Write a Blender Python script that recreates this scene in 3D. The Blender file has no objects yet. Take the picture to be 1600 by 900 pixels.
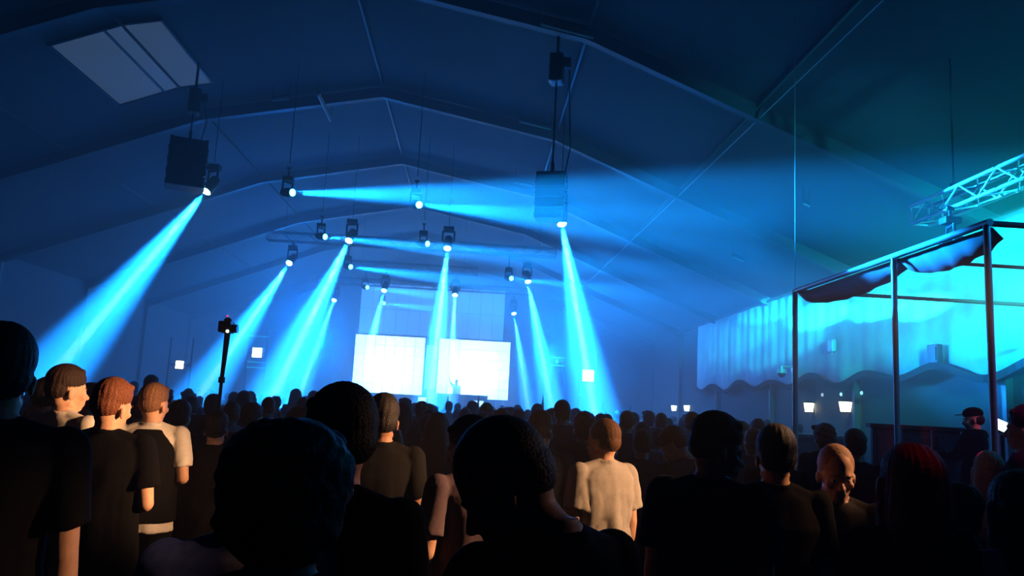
import bpy, bmesh, math, random
import numpy as np
from mathutils import Vector, Matrix, noise
PI = math.pi
rnd = random.Random(7)
scene = bpy.context.scene
COL = scene.collection

# ------------------------------------------------------------------ camera
F = 1250.0                                   # focal length in pixels of the 1600 wide frame
CAMZ = 1.75
PITCH, YAW, ROLL = math.radians(8.5), math.radians(2.41), math.radians(3.0)
R0 = Vector((math.cos(YAW), -math.sin(YAW), 0)); F0 = Vector((math.sin(YAW), math.cos(YAW), 0))
FW = F0*math.cos(PITCH) + Vector((0, 0, math.sin(PITCH)))
U0 = -F0*math.sin(PITCH) + Vector((0, 0, math.cos(PITCH)))
RT = R0*math.cos(ROLL) + U0*math.sin(ROLL)
UP = -R0*math.sin(ROLL) + U0*math.cos(ROLL)
CAM = Vector((0, 0, CAMZ))
def ray(px, py): return FW + RT*((px-800)/F) - UP*((py-450)/F)
def at(px, py, Y):                           # the point seen at a pixel at distance Y down the hall
    d = ray(px, py); return CAM + d*(Y/d.y)
def at_x(px, py, X):
    d = ray(px, py); return CAM + d*(X/d.x)
def at_z(px, py, Z):
    d = ray(px, py); return CAM + d*((Z-CAMZ)/d.z)
def project(p):
    d = Vector(p)-CAM; w = d.dot(FW); return 800+F*d.dot(RT)/w, 450-F*d.dot(UP)/w
cam = bpy.data.cameras.new('camera'); cam.sensor_width = 36; cam.lens = 36*F/1600
cam.clip_start = 0.05; cam.clip_end = 300
camo = bpy.data.objects.new('camera', cam); COL.objects.link(camo)
m = Matrix.Identity(4)
for i in range(3): m[i][0], m[i][1], m[i][2], m[i][3] = RT[i], UP[i], -FW[i], CAM[i]
camo.matrix_world = m
scene.camera = camo

# ------------------------------------------------------------------ render look
scene.view_settings.view_transform = 'Standard'; scene.view_settings.look = 'None'
scene.view_settings.exposure = 0.0; scene.view_settings.gamma = 1.0
scene.view_settings.use_curve_mapping = False
cy = scene.cycles
cy.use_denoising = True; cy.denoiser = 'OPENIMAGEDENOISE'; cy.denoising_input_passes = 'RGB_ALBEDO_NORMAL'
cy.use_adaptive_sampling = False
cy.max_bounces = 2; cy.diffuse_bounces = 1; cy.glossy_bounces = 1; cy.transmission_bounces = 2; cy.volume_bounces = 0
cy.transparent_max_bounces = 8; cy.use_light_tree = True
cy.caustics_reflective = False; cy.caustics_refractive = False
cy.sample_clamp_indirect = 3.0

world = bpy.data.worlds.new('world'); scene.world = world; world.use_nodes = True
world.node_tree.nodes['Background'].inputs[0].default_value = (0.02, 0.05, 0.12, 1)
world.node_tree.nodes['Background'].inputs[1].default_value = 0.0

# ------------------------------------------------------------------ lights
def link(o): COL.objects.link(o); return o
def look(o, loc, target, up='Y'):
    o.location = loc; o.rotation_euler = (Vector(target)-Vector(loc)).to_track_quat('-Z', up).to_euler()
def spot(name, loc, target, color, power, angle, blend=1.0, size=0.05):
    l = bpy.data.lights.new(name, 'SPOT'); l.color = color; l.energy = power
    l.spot_size = math.radians(angle); l.spot_blend = blend; l.shadow_soft_size = size
    o = link(bpy.data.objects.new(name, l)); look(o, loc, target); return o
def point(name, loc, color, power, size=0.3):
    l = bpy.data.lights.new(name, 'POINT'); l.color = color; l.energy = power; l.shadow_soft_size = size
    o = link(bpy.data.objects.new(name, l)); o.location = loc; return o
def area(name, loc, target, color, power, sx, sy, spread=180):
    l = bpy.data.lights.new(name, 'AREA'); l.color = color; l.energy = power; l.shape = 'RECTANGLE'
    l.size = sx; l.size_y = sy; l.spread = math.radians(spread)
    o = link(bpy.data.objects.new(name, l)); look(o, loc, target, 'Y'); return o

HAZE, HAZE_NEAR, HAZE_EDGE = 0.035, 0.006, 9.5
BEAM = (0.006, 0.25, 1.0)
SIDEC = (0.004, 0.26, 1.0)
WASH = (0.0, 0.13, 1.0)
# (lens pixel, depth of its truss, a pixel its light falls towards, depth there, strength, cone)
DOWN_BEAMS = [
 (322, 299, 18.0,   50, 625, 15.5, 1.0, 17),
 (878, 350, 18.0,  928, 640, 16.5, 1.2, 16),
 (452, 411, 27.0,  318, 610, 23.0, 1.0, 15),
 (545, 376, 23.0,  430, 612, 20.0, 1.3, 16),
 (699, 388, 23.0,  672, 625, 20.5, 1.5, 12),
 (825, 440, 28.0,  862, 635, 26.0, 1.2, 14),
 (600, 454, 32.5,  560, 615, 30.0, 1.3, 12),
 (711, 461, 32.5,  702, 620, 30.0, 1.3, 10),
 (522, 469, 36.5,  470, 612, 34.0, 1.2, 13),
 (803, 490, 37.0,  825, 635, 35.0, 1.2, 11),
]
WALLX = 9.8
def aim(px, py, Y): return at(px, py, Y) if Y else at_x(px, py, WALLX)
SIDE_BEAMS = [
 (457, 301, 17.8, 1500, 322, 9.9, 1.0, 8),
 (655, 320, 18.0, 1400, 398, 8.3, .6, 7),
 (508, 370, 22.5, 1720, 500, 0, 1.0, 6),
 (548, 417, 27.0, 1720, 560, 0, 1.0, 6),
 (668, 381, 22.6, 1720, 510, 0, .3, 5),
 (574, 449, 32.3, 1600, 575, 0, .7, 6),
 (600, 474, 36.8, 1500, 580, 0, .6, 6),
 (799, 435, 27.0, 1720, 540, 0, .4, 6),
]
KD, KS = 400000.0, 300000.0
for i, (ax, ay, aY, bx, by, bY, pw, ang) in enumerate(DOWN_BEAMS):
    A, B = at(ax, ay, aY), at(bx, by, bY); spot('beam_lamp', A+(B-A).normalized()*.1, B, BEAM, pw*KD, ang)
    spot('beam_core_lamp', A+(B-A).normalized()*.1, B, (.62, .9, 1.0), pw*KD*.42, 3.0)
for i, (ax, ay, aY, bx, by, bY, pw, ang) in enumerate(SIDE_BEAMS):
    A, B = at(ax, ay, aY), aim(bx, by, bY); spot('side_beam_lamp', A+(B-A).normalized()*.1, B, SIDEC, pw*KS, ang)
KW = 0.85
point('added_stage_wash', (-7.6, 38.5, 4.4), (0, .24, 1.0), 5000*KW, 0.5)  # added points without fixtures, making the haze glow blue around the stage
point('added_stage_wash', (3.8, 38.5, 4.4), (0, .24, 1.0), 5000*KW, 0.5)
point('added_hall_wash', (-6.0, 27.6, 4.6), WASH, 950*KW, 0.4)  # added points without fixtures, filling the mid-hall haze with blue
point('added_hall_wash', (3.2, 27.6, 4.6), WASH, 780*KW, 0.4)
point('added_screen_glow', at(604, 575, 41.0), (0.22, 0.45, 1.0), 1150, 0.35)  # added points in front of the screens for a whitish glow in the haze
point('added_screen_glow', at(744, 580, 41.0), (0.22, 0.45, 1.0), 1150, 0.35)
# lamps of the right-hand truss, out of frame, skimming the lined wall
for px, py, pw, ang in ((1185, 491, 2.6, 2.6), (1260, 501, 3.6, 2.8), (1352, 489, 1.3, 3), (1420, 490, 1.1, 3), (1110, 540, .8, 4), (1180, 545, .6, 5)):
    spot('wall_wash_lamp', (6.6, 5.0, 4.5), at_x(px, py, WALLX), (0.01, .6, .8), 240000*pw, ang, 0.6, .03)
spot('wall_wash_lamp', (6.4, 4.6, 4.5), at_x(1400, 500, WALLX), (0.0, .5, .5), 34000, 30, 1.0, .05)
# warm house lamp to the right, out of frame, reaching over the nearest heads
WARM = (1.0, 0.50, 0.22)
spot('house_and_fill_lamp', (4.1, 3.7, 2.75), (-2.45, 4.85, 1.42), WARM, 4300, 17, 0.6, 0.08)
spot('house_and_fill_lamp', (4.1, 3.9, 2.9), (0.45, 4.78, 1.35), WARM, 1500, 20, 0.6, 0.08)
spot('house_and_fill_lamp', (4.1, 3.6, 3.4), (-0.02, 3.5, 1.2), WARM, 2000, 10, 0.6, 0.08)
spot('house_and_fill_lamp', (4.1, 3.6, 3.3), at(1310, 730, 3.5), WARM, 600, 8, 0.6, 0.08)
spot('house_and_fill_lamp', (4.1, 3.3, 2.75), (-1.25, 2.3, 1.25), WARM, 900, 7, 0.6, 0.08)
spot('house_and_fill_lamp', (4.1, 3.2, 3.0), (-.8, 1.75, 1.3), WARM, 160, 12, 0.6, 0.08)  # added spill towards the pale dusty top
spot('house_and_fill_lamp', (1.0, .8, 4.6), (-.98, 1.75, 1.35), (.8, .6, .85), 45, 13, 0.6, 0.08)  # added unseen purple fill from above, brightening the pale dusty top
# red and magenta effect lamps at the far right
spot('red_lamp', (2.7, 2.3, 3.7), (1.2, 2.3, 1.7), (1.0, .03, .02), 60, 16, .8, .05)
spot('magenta_lamp', (4.3, 3.7, 4.2), at(1545, 715, 5.0), (1.0, .02, .35), 420, 26, .8, .05)
spot('magenta_lamp', (6.6, 5.9, 4.2), (4.5, 6.78, 2.1), (1.0, .03, .35), 60, 26, .8, .05)
spot('red_lamp', (6.6, 7.6, 2.6), at(1519, 652, 8.95), (1.0, .04, .02), 40, 16, .8, .03)
spot('added_truss_fill', (6.9, 4.6, 3.4), (6.1, 10.2, 4.9), (.02, .55, .8), 2600, 32, .7, .05)  # added unseen uplight that turns the shiny truss cyan
point('added_truss_fill', (6.5, 5.6, 4.3), (0, .32, 1.0), 90, .1)  # added unseen fill for the haze, posts and rails at the right

# ------------------------------------------------------------------ materials
MATS = {}
def mat(name, color, rough=0.7, metal=0.0, spec=0.3, emis=None, es=0.0, nscale=None, namt=0.25, bump=0.0, sheen=0.0):
    if name in MATS: return MATS[name]
    mt = bpy.data.materials.new(name); mt.use_nodes = True; nt = mt.node_tree
    b = nt.nodes['Principled BSDF']
    b.inputs['Base Color'].default_value = (*color, 1); b.inputs['Roughness'].default_value = rough
    b.inputs['Metallic'].default_value = metal; b.inputs['Specular IOR Level'].default_value = spec
    if sheen: b.inputs['Sheen Weight'].default_value = sheen
    if emis: b.inputs['Emission Color'].default_value = (*emis, 1); b.inputs['Emission Strength'].default_value = es
    if nscale:
        tc = nt.nodes.new('ShaderNodeTexCoord'); n = nt.nodes.new('ShaderNodeTexNoise'); n.inputs['Scale'].default_value = nscale
        n.inputs['Detail'].default_value = 3
        nt.links.new(tc.outputs['Object'], n.inputs['Vector'])
        r = nt.nodes.new('ShaderNodeValToRGB')
        r.color_ramp.elements[0].position = 0.3; r.color_ramp.elements[1].position = 0.7
        r.color_ramp.elements[0].color = (*[c*(1-namt) for c in color], 1); r.color_ramp.elements[1].color = (*[min(1, c*(1+namt)) for c in color], 1)
        nt.links.new(n.outputs['Fac'], r.inputs['Fac']); nt.links.new(r.outputs['Color'], b.inputs['Base Color'])
        if bump:
            bp = nt.nodes.new('ShaderNodeBump'); bp.inputs['Strength'].default_value = bump; bp.inputs['Distance'].default_value = 0.02
            nt.links.new(n.outputs['Fac'], bp.inputs['Height']); nt.links.new(bp.outputs['Normal'], b.inputs['Normal'])
    MATS[name] = mt; return mt
# ------------------------------------------------------------------ object helpers
def tag(o, label=None, cat=None, group=None, kind=None):
    if label: o['label'] = label
    if cat: o['category'] = cat
    if group: o['group'] = group
    if kind: o['kind'] = kind
    return o
def empty(name, loc=(0, 0, 0), rz=0.0):
    o = bpy.data.objects.new(name, None); COL.objects.link(o); o.location = loc; o.rotation_euler = (0, 0, rz)
    o.empty_display_size = 0.2; return o
class MB:
    """collects shapes that become ONE mesh object"""
    def __init__(self): self.bm = bmesh.new()
    def _add(self, geom, M, mi=0):
        for v in geom: v.co = M @ v.co
        if mi:
            for f in {f for v in geom for f in v.link_faces}: f.material_index = mi
        return self
    def box(self, lo, hi, M=None, bev=0.0, mi=0):
        g = bmesh.ops.create_cube(self.bm, size=1)['verts']
        for v in g: v.co = Vector([(l+h)/2 + c*(h-l) for l, h, c in zip(lo, hi, v.co)])
        if bev:
            es = list({e for v in g for e in v.link_edges})
            r = bmesh.ops.bevel(self.bm, geom=es, offset=bev, segments=2, affect='EDGES', profile=0.7)
            g = list({v for f in r['faces'] for v in f.verts} | {v for v in g if v.is_valid})
        return self._add(g, M or Matrix.Identity(4), mi)
    def tube(self, a, b, r, r2=None, seg=12, mi=0, caps=True):
        a, b = Vector(a), Vector(b); L = (b-a).length
        if L < 1e-6: return self
        g = bmesh.ops.create_cone(self.bm, cap_ends=caps, segments=seg, radius1=r, radius2=r if r2 is None else r2, depth=L)['verts']
        q = (b-a).to_track_quat('Z', 'Y')
        return self._add(g, Matrix.Translation((a+b)/2) @ q.to_matrix().to_4x4(), mi)
    def ball(self, c, r, M=None, seg=16, mi=0):
        if not hasattr(r, '__len__'): r = (r, r, r)
        nv = max(6, seg*2//3); c = Vector(c); rows = []; g = []
        def V(x, y, z):
            v = self.bm.verts.new((x*r[0]+c.x, y*r[1]+c.y, z*r[2]+c.z)); g.append(v); return v
        top, bot = V(0, 0, 1), V(0, 0, -1)
        for i in range(1, nv):
            a = PI*i/nv; sa, ca = math.sin(a), math.cos(a); rows.append([V(sa*math.cos(2*PI*k/seg), sa*math.sin(2*PI*k/seg), ca) for k in range(seg)])
        fs = []
        for k in range(seg):
            j = (k+1) % seg; fs.append(self.bm.faces.new((top, rows[0][k], rows[0][j]))); fs.append(self.bm.faces.new((bot, rows[-1][j], rows[-1][k])))
            for A, B in zip(rows, rows[1:]): fs.append(self.bm.faces.new((A[k], B[k], B[j], A[j])))
        return self._add(g, M or Matrix.Identity(4), mi)
    def limb(self, a, b, r1, r2, seg=14, M=None):
        a, b = Vector(a), Vector(b)
        if M: a, b = M @ a, M @ b
        self.tube(a, b, r1, r2, seg); self.ball(a, r1, seg=seg); self.ball(b, r2, seg=seg); return self
    def loft(self, rings, M=None, seg=24, p=2.3):
        """rings: (x, y, z, rx, ry); closed super-elliptic loft"""
        M = M or Matrix.Identity(4); rows = []
        for (x, y, z, rx, ry) in rings:
            row = []
            for k in range(seg):
                t = 2*PI*k/seg; c, s = math.cos(t), math.sin(t)
                row.append(self.bm.verts.new(M @ Vector((x+rx*math.copysign(abs(c)**(2/p), c), y+ry*math.copysign(abs(s)**(2/p), s), z))))
            rows.append(row)
        for a, b in zip(rows, rows[1:]):
            for k in range(seg): self.bm.faces.new((a[k], a[(k+1) % seg], b[(k+1) % seg], b[k]))
        self.bm.faces.new(rows[0][::-1]); self.bm.faces.new(rows[-1]); return self
    def poly(self, pts):
        vs = [self.bm.verts.new(p) for p in pts]; self.bm.faces.new(vs); return self
    def sweep(self, pts, r, seg=8):
        for a, b in zip(pts, pts[1:]): self.tube(a, b, r, seg=seg)
        for p in pts[1:-1]: self.ball(p, r, seg=seg)
        return self
    def mesh(self, name):
        bmesh.ops.recalc_face_normals(self.bm, faces=self.bm.faces); me = bpy.data.meshes.new(name); self.bm.to_mesh(me); self.bm.free(); return me
    def build(self, name, m, parent=None, smooth=False, M=None):
        me = self.mesh(name)
        if M: me.transform(M)
        for mm in (m if isinstance(m, (list, tuple)) else [m]): me.materials.append(mm)
        if smooth: me.polygons.foreach_set('use_smooth', [True]*len(me.polygons))
        o = bpy.data.objects.new(name, me); COL.objects.link(o)
        if parent: o.parent = parent
        return o
def frame_to(a, b, up=Vector((0, 0, 1))):
    """matrix with origin a and local Z along a->b"""
    q = (Vector(b)-Vector(a)).to_track_quat('Z', 'Y'); return Matrix.Translation(Vector(a)) @ q.to_matrix().to_4x4()

# ------------------------------------------------------------------ the hall
RX, RIDGE, EAVE, LX = -2.77, 9.85, 5.75, -15.3
Y0, Y1 = -5.0, 47.0
PROF = [(LX, EAVE), (-10.55, 7.62), (-7.34, 8.9), (RX, RIDGE), (1.8, 8.98), (5.04, 7.65), (WALLX, EAVE)]
def roof_z(x):
    for (a, za), (b, zb) in zip(PROF, PROF[1:]):
        if a <= x <= b: return za + (zb-za)*(x-a)/(b-a)
    return EAVE
FRAMES = [-3.4, 2.5, 8.4, 14.2, 20.0, 25.8, 31.6, 37.4, 43.2]
m_floor = mat('floor concrete', (0.025, 0.025, 0.028), 0.65, nscale=1.2, namt=0.35, bump=0.2)
m_roof = mat('roof membrane', (0.055, 0.06, 0.066), 0.8, nscale=0.5, namt=0.12)
m_wall = mat('wall sheet', (0.075, 0.08, 0.085), 0.85, nscale=0.8, namt=0.15)
m_lining = mat('wall lining cloth', (0.78, 0.8, 0.8), 0.9, nscale=1.6, namt=0.14, bump=0.3)
m_alu = mat('aluminium', (0.7, 0.72, 0.74), 0.45, metal=0.35)
m_alud = mat('dark beam', (0.07, 0.075, 0.085), 0.5, metal=0.3)
m_black = mat('black paint', (0.012, 0.012, 0.014), 0.55)
m_blackgloss = mat('black plastic', (0.02, 0.02, 0.022), 0.3)
m_darkcloth = mat('dark swag cloth', (0.03, 0.03, 0.035), 0.95)
m_chrome = mat('painted steel pole', (0.5, 0.51, 0.53), 0.4, metal=0.3)

o = MB().box((LX-0.2, Y0, -0.12), (WALLX+0.2, Y1, 0)).build('floor', m_floor); tag(o, kind='structure')
b = MB()
rows = [[b.bm.verts.new((x, y, z+dz)) for (x, z) in PROF] for dz in (0.0, 0.08) for y in (Y0, Y1)]
for k in range(len(PROF)-1):
    b.bm.faces.new((rows[0][k], rows[0][k+1], rows[1][k+1], rows[1][k])); b.bm.faces.new((rows[2][k+1], rows[2][k], rows[3][k], rows[3][k+1]))
o = b.build('ceiling', m_roof); tag(o, kind='structure')
for nm, x0, x1 in (('wall_left', LX-0.2, LX), ('wall_right', WALLX, WALLX+0.2)):
    o = MB().box((x0, Y0, 0), (x1, Y1, EAVE)).build(nm, m_wall); tag(o, kind='structure')
for nm, y0, y1 in (('wall_back', Y0-0.2, Y0), ('wall_stage_end', Y1, Y1+0.2)):
    b = MB(); fr = [b.bm.verts.new((x, y0, z)) for x, z in [(LX-.2, 0), (WALLX+.2, 0)] + [(x, z) for x, z in PROF[::-1]]]
    bk = [b.bm.verts.new((v.co.x, y1, v.co.z)) for v in fr]
    b.bm.faces.new(fr); b.bm.faces.new(bk[::-1])
    for k in range(len(fr)): b.bm.faces.new((fr[k], fr[(k+1) % len(fr)], bk[(k+1) % len(fr)], bk[k]))
    tag(b.build(nm, m_wall), kind='structure')
n = 1
for y in FRAMES:                                  # portal frames: rafters and legs
    b = MB()
    for (xa, za), (xb, zb) in zip(PROF, PROF[1:]):
        A, B = Vector((xa, y, za-0.17)), Vector((xb, y, zb-0.17)); d = (B-A).normalized(); up = Vector((0, 1, 0)).cross(d)*-1
        M = Matrix.Identity(4)
        for i in range(3): M[i][0], M[i][1], M[i][2], M[i][3] = d[i], (0, 1, 0)[i], up[i], A[i]
        L = (B-A).length
        b.box((-0.02, -0.06, -0.12), (L+0.02, 0.06, 0.13), M); b.box((-0.02, -0.09, -0.15), (L+0.02, 0.09, -0.12), M)
    for x in (LX+0.1, WALLX-0.1): b.box((x-0.07, y-0.06, 0), (x+0.07, y+0.06, EAVE-0.1))
    tag(b.build('trim_%d' % n, m_alud), kind='structure'); n += 1
for x in (-10.55, -7.34, RX, 1.8, 5.04):   # purlins
    z = roof_z(x)-0.06
    tag(MB().box((x-0.025, Y0, z-0.03), (x+0.025, Y1, z+0.05)).build('trim_%d' % n, m_alud), kind='structure'); n += 1
# light cloth lining of the right wall and its scalloped dark hem
b = MB(); N = 140; lo, hi = [], []
hem = lambda y: 2.93 + 0.13*math.sin(2*PI*y/3.1+0.6) + 0.05*math.sin(2*PI*y/5.3)
ys = [6+ (34-6)*k/N for k in range(N+1)]
for y in ys:
    off = 0.24 + 0.018*math.sin(y*9) + 0.012*math.sin(y*3.7+1)
    cols = [b.bm.verts.new((WALLX-off-.02+.03*abs(t-.4), y, hem(y)+(EAVE-0.12-hem(y))*t)) for t in (0, .25, .5, .75, 1)]
    lo.append(cols)
for A, B in zip(lo, lo[1:]):
    for k in range(4): b.bm.faces.new((A[k], B[k], B[k+1], A[k+1]))
ln = tag(b.build('wall_lining', m_lining, smooth=True), 'pale wall lining cloth hung along the right wall under the eave', 'wall cloth')
sol = ln.modifiers.new('s', 'SOLIDIFY'); sol.thickness = 0.01
b = MB(); P = [Vector((WALLX-0.34, y, hem(y)-0.02)) for y in ys]
for A, B in zip(P, P[1:]):
    M = frame_to(A, B); b.box((-0.028, -0.075, -0.01), (0.028, 0.075, (B-A).length+0.01), Matrix.Translation(A) @ Matrix(((1,0,0,0),(0,(B-A).normalized().z*0+ (B-A).normalized().y,0,0),(0,0,1,0),(0,0,0,1))) @ Matrix(((1,0,0,0),(0,0,1,0),(0,1,(B-A).normalized().z,0),(0,0,0,1))))
tag(b.build('scalloped_hem', m_darkcloth), 'dark wavy swag running along the bottom edge of the pale wall lining', 'swag')
# eave gutter rail
tag(MB().box((WALLX-0.3, Y0, EAVE-0.14), (WALLX-0.18, Y1, EAVE-0.06)).build('trim_%d' % n, m_alud), kind='structure'); n += 1
# skylight panel in the left roof slope
m_sky = mat('dusk skylight', (0.1, 0.12, 0.14), 0.5, emis=(0.35, 0.6, 0.9), es=0.09)
sl = empty('window_1', (-7.65, 16.85, roof_z(-7.65)-0.02)); tag(sl, kind='structure')
def roofp(x, y, dz): return Vector((x, y, roof_z(x)-dz)) - sl.location
b = MB()
for xa, xb in ((-8.66, -7.72), (-7.66, -7.34), (-7.34, -6.62)):
    b.poly([roofp(xa, 15.3, .05), roofp(xb, 15.3, .05), roofp(xb, 18.4, .05), roofp(xa, 18.4, .05)])
pane = b.build('window_pane', m_sky, sl); sol = pane.modifiers.new('s', 'SOLIDIFY'); sol.thickness = 0.01
b = MB()
for x in (-8.7, -7.69, -6.6): b.tube(roofp(x, 15.25, .05), roofp(x, 18.45, .05), .03, seg=6)
for y in (15.27, 18.43):
    for xa, xb in ((-8.7, -7.34), (-7.34, -6.6)): b.tube(roofp(xa, y, .05), roofp(xb, y, .05), .04, seg=6)
b.build('window_frame', m_alud, sl)
# haze filling the hall
def haze(nm, dens, ya, yb, lb):
    vm = bpy.data.materials.new(nm); vm.use_nodes = True; nt = vm.node_tree; nt.nodes.clear()
    out = nt.nodes.new('ShaderNodeOutputMaterial'); vs = nt.nodes.new('ShaderNodeVolumeScatter')
    vs.inputs['Color'].default_value = (1, 1, 1, 1); vs.inputs['Density'].default_value = dens; vs.inputs['Anisotropy'].default_value = 0.25
    nt.links.new(vs.outputs[0], out.inputs['Volume'])
    vm.cycles.volume_sampling = 'EQUIANGULAR'; vm.cycles.homogeneous_volume = True
    b = MB(); pr = [(LX+.02, .02), (WALLX-.02, .02)] + [(min(WALLX-.02, max(LX+.02, x)), z-.02) for x, z in PROF[::-1]]
    fr = [b.bm.verts.new((x, ya, z)) for x, z in pr]; bk = [b.bm.verts.new((x, yb, z)) for x, z in pr]
    b.bm.faces.new(fr); b.bm.faces.new(bk[::-1])
    for k in range(len(fr)): b.bm.faces.new((fr[k], fr[(k+1) % len(fr)], bk[(k+1) % len(fr)], bk[k]))
    tag(b.build('haze', vm), lb, 'haze', kind='stuff')
haze('haze near', HAZE_NEAR, Y0+.02, HAZE_EDGE, 'thin clear haze over the nearest people')
haze('haze stage', HAZE, HAZE_EDGE+.002, Y1-.02, 'thicker blue-lit stage haze filling the hall towards the stage')
# ------------------------------------------------------------------ trusses and lamps
def box_truss(name, A, B, s=0.29, r=0.024, m=None, label=None, group=None, seg=0.5, up=Vector((0, 0, 1))):
    """square truss from A to B (bottom centre line), s wide"""
    A, B = Vector(A), Vector(B); d = (B-A).normalized(); side = d.cross(up).normalized(); L = (B-A).length
    root = empty(name, A); tag(root, label, 'truss', group)
    def P(t, i, j): return d*t + side*(i*s/2) + up*(j*s)
    for i in (-1, 1):
        for j in (0, 1):
            b = MB()
            nn = max(1, round(L/2.5))
            for k in range(nn):
                b.tube(P(L*k/nn+.03, i, j), P(L*(k+1)/nn-.03, i, j), r); b.tube(P(L*k/nn, i, j), P(L*k/nn+.03, i, j), r*0.7)
                b.tube(P(L*(k+1)/nn-.03, i, j), P(L*(k+1)/nn, i, j), r*0.7)
            b.build('chord', m or m_alu, root, smooth=False)
    nn = max(2, round(L/seg)); b = MB()
    for k in range(nn):
        t0, t1 = L*k/nn, L*(k+1)/nn
        for i in (-1, 1):
            b.tube(P(t0, i, k % 2), P(t1, i, 1-k % 2), r*.5, seg=6)
        for j in (0, 1):
            b.tube(P(t0, -1 if k % 2 else 1, j), P(t1, 1 if k % 2 else -1, j), r*.5, seg=6)
    for t in (0.02, L-0.02):
        for i in (-1, 1): b.tube(P(t, i, 0), P(t, i, 1), r*.6, seg=6)
        for j in (0, 1): b.tube(P(t, -1, j), P(t, 1, j), r*.6, seg=6)
    b.build('bracing', m or m_alu, root)
    return root
m_truss = mat('dull truss', (0.03, 0.03, 0.033), 0.6, metal=0.2)
m_lens = mat('beam lens', (0.8, 0.9, 1.0), 0.1, emis=(0.25, 0.8, 1.0), es=45.0)
m_lens2 = mat('side beam lens', (0.8, 0.9, 1.0), 0.1, emis=(0.1, 0.7, 1.0), es=14.0)
def moving_head(p, target, ztruss, label, group, lens, s=1.0, drop=None):
    """p is the lens; the fixture hangs from a truss above it"""
    d = (Vector(target)-Vector(p)).normalized(); pivot = Vector(p) - d*0.24*s
    root = empty('moving_head_lamp', (pivot.x, pivot.y, ztruss)); tag(root, label, 'stage light', group)
    piv = pivot - root.location
    yaw = math.atan2(d.y, d.x); ax = Vector((-math.sin(yaw), math.cos(yaw), 0))
    top = piv.z + 0.36*s
    b = MB().box((-.15*s, -.12*s, top-.02), (.15*s, .12*s, top+.10*s), bev=.02).build('base', m_black, root)
    MB().tube((0, 0, top+.1*s), (0, 0, 0.0), .022).tube((-.05, 0, -.02), (.05, 0, -.02), .03).build('clamp', m_black, root)
    if drop: MB().tube((0, 0, .1), (0, 0, drop-ztruss), .010, seg=8).build('drop_pipe', m_black, root)
    b = MB()
    for sg in (-1, 1):
        q = piv + ax*(sg*0.17*s)
        b.tube(q, Vector((q.x, q.y, top-.03)), .028*s)
    b.tube(piv+ax*.17*s+Vector((0, 0, top-.05-piv.z)), piv-ax*.17*s+Vector((0, 0, top-.05-piv.z)), .03*s)
    b.build('yoke', m_black, root)
    M = frame_to(piv, piv+d)
    h = MB().tube((0, 0, -.18*s), (0, 0, 0.0), .10*s, .135*s, seg=20).tube((0, 0, 0), (0, 0, .22*s), .135*s, .12*s, seg=20).tube((0, 0, .22*s), (0, 0, .24*s), .125*s, seg=20)
    ho = h.build('lamp_head', m_black, root, M=M)
    g = MB().ball((0, 0, 0.24*s), (.105*s, .105*s, .045*s)).build('lens', lens, ho, smooth=True, M=M)
    return root
ROWS = {18.0: [], 23.0: [], 28.0: [], 32.5: [], 37.0: []}
allb = [(1,)+q for q in DOWN_BEAMS] + [(0,)+q for q in SIDE_BEAMS]
lensp = [(dn, at(ax, ay, aY), aim(bx, by, bY)) for dn, ax, ay, aY, bx, by, bY, pw, ang in allb]
for dn, p, t in lensp:
    y = min(ROWS, key=lambda r: abs(r-p.y)); ROWS[y].append((dn, p, t))
ROWNAMES = {18.0: 'first row from the camera', 23.0: 'second row from the camera', 28.0: 'third row from the camera', 32.5: 'fourth row from the camera', 37.0: 'last row before the stage'}
for y, its in ROWS.items():
    zt = max(p.z for _, p, _ in its)+0.78
    x0, x1 = min(p.x for _, p, _ in its)-0.9, max(p.x for _, p, _ in its)+0.9
    yt = sum(p.y for _, p, _ in its)/len(its)
    pipes = y < 25
    if not pipes: box_truss('lighting_truss', (x0, yt, zt), (x1, yt, zt), 0.3, 0.016, m_truss,
              'dull lighting truss across the hall, ' + ROWNAMES[y], 'overhead lighting trusses', seg=0.45)
    if not pipes:
     b = empty('suspension_cable', (x0, yt, zt)); tag(b, 'thin steel hanging cables above the ' + ROWNAMES[y], 'cable', 'truss cables')
     for x in (x0+.6, x1-.6): MB().tube((x-x0, 0, .32), (x-x0, 0, roof_z(x)-zt-.1), .008, seg=6).build('cable', m_black, b)
    its.sort(key=lambda q: q[1].x)
    for k, (dn, p, t) in enumerate(its):
        side = [q for q in its if q[0] == dn]; w = ''
        if len(side) > 1:
            kk = [q[1] for q in side].index(p); w = ('leftmost ' if kk == 0 else 'rightmost ' if kk == len(side)-1 else 'middle ')
        what = 'lamp throwing a cyan-white beam down on the crowd' if dn else 'lamp throwing a green-blue beam sideways'
        # bring the lamp under its truss
        moving_head(p, t, p.z+.62 if pipes else zt-.06, '%s%s, %s' % (w, what, ROWNAMES[y]), 'moving head lamps', m_lens if dn else m_lens2, 1.0 if dn else 0.8, roof_z(p.x)-.1 if pipes else None)
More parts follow.
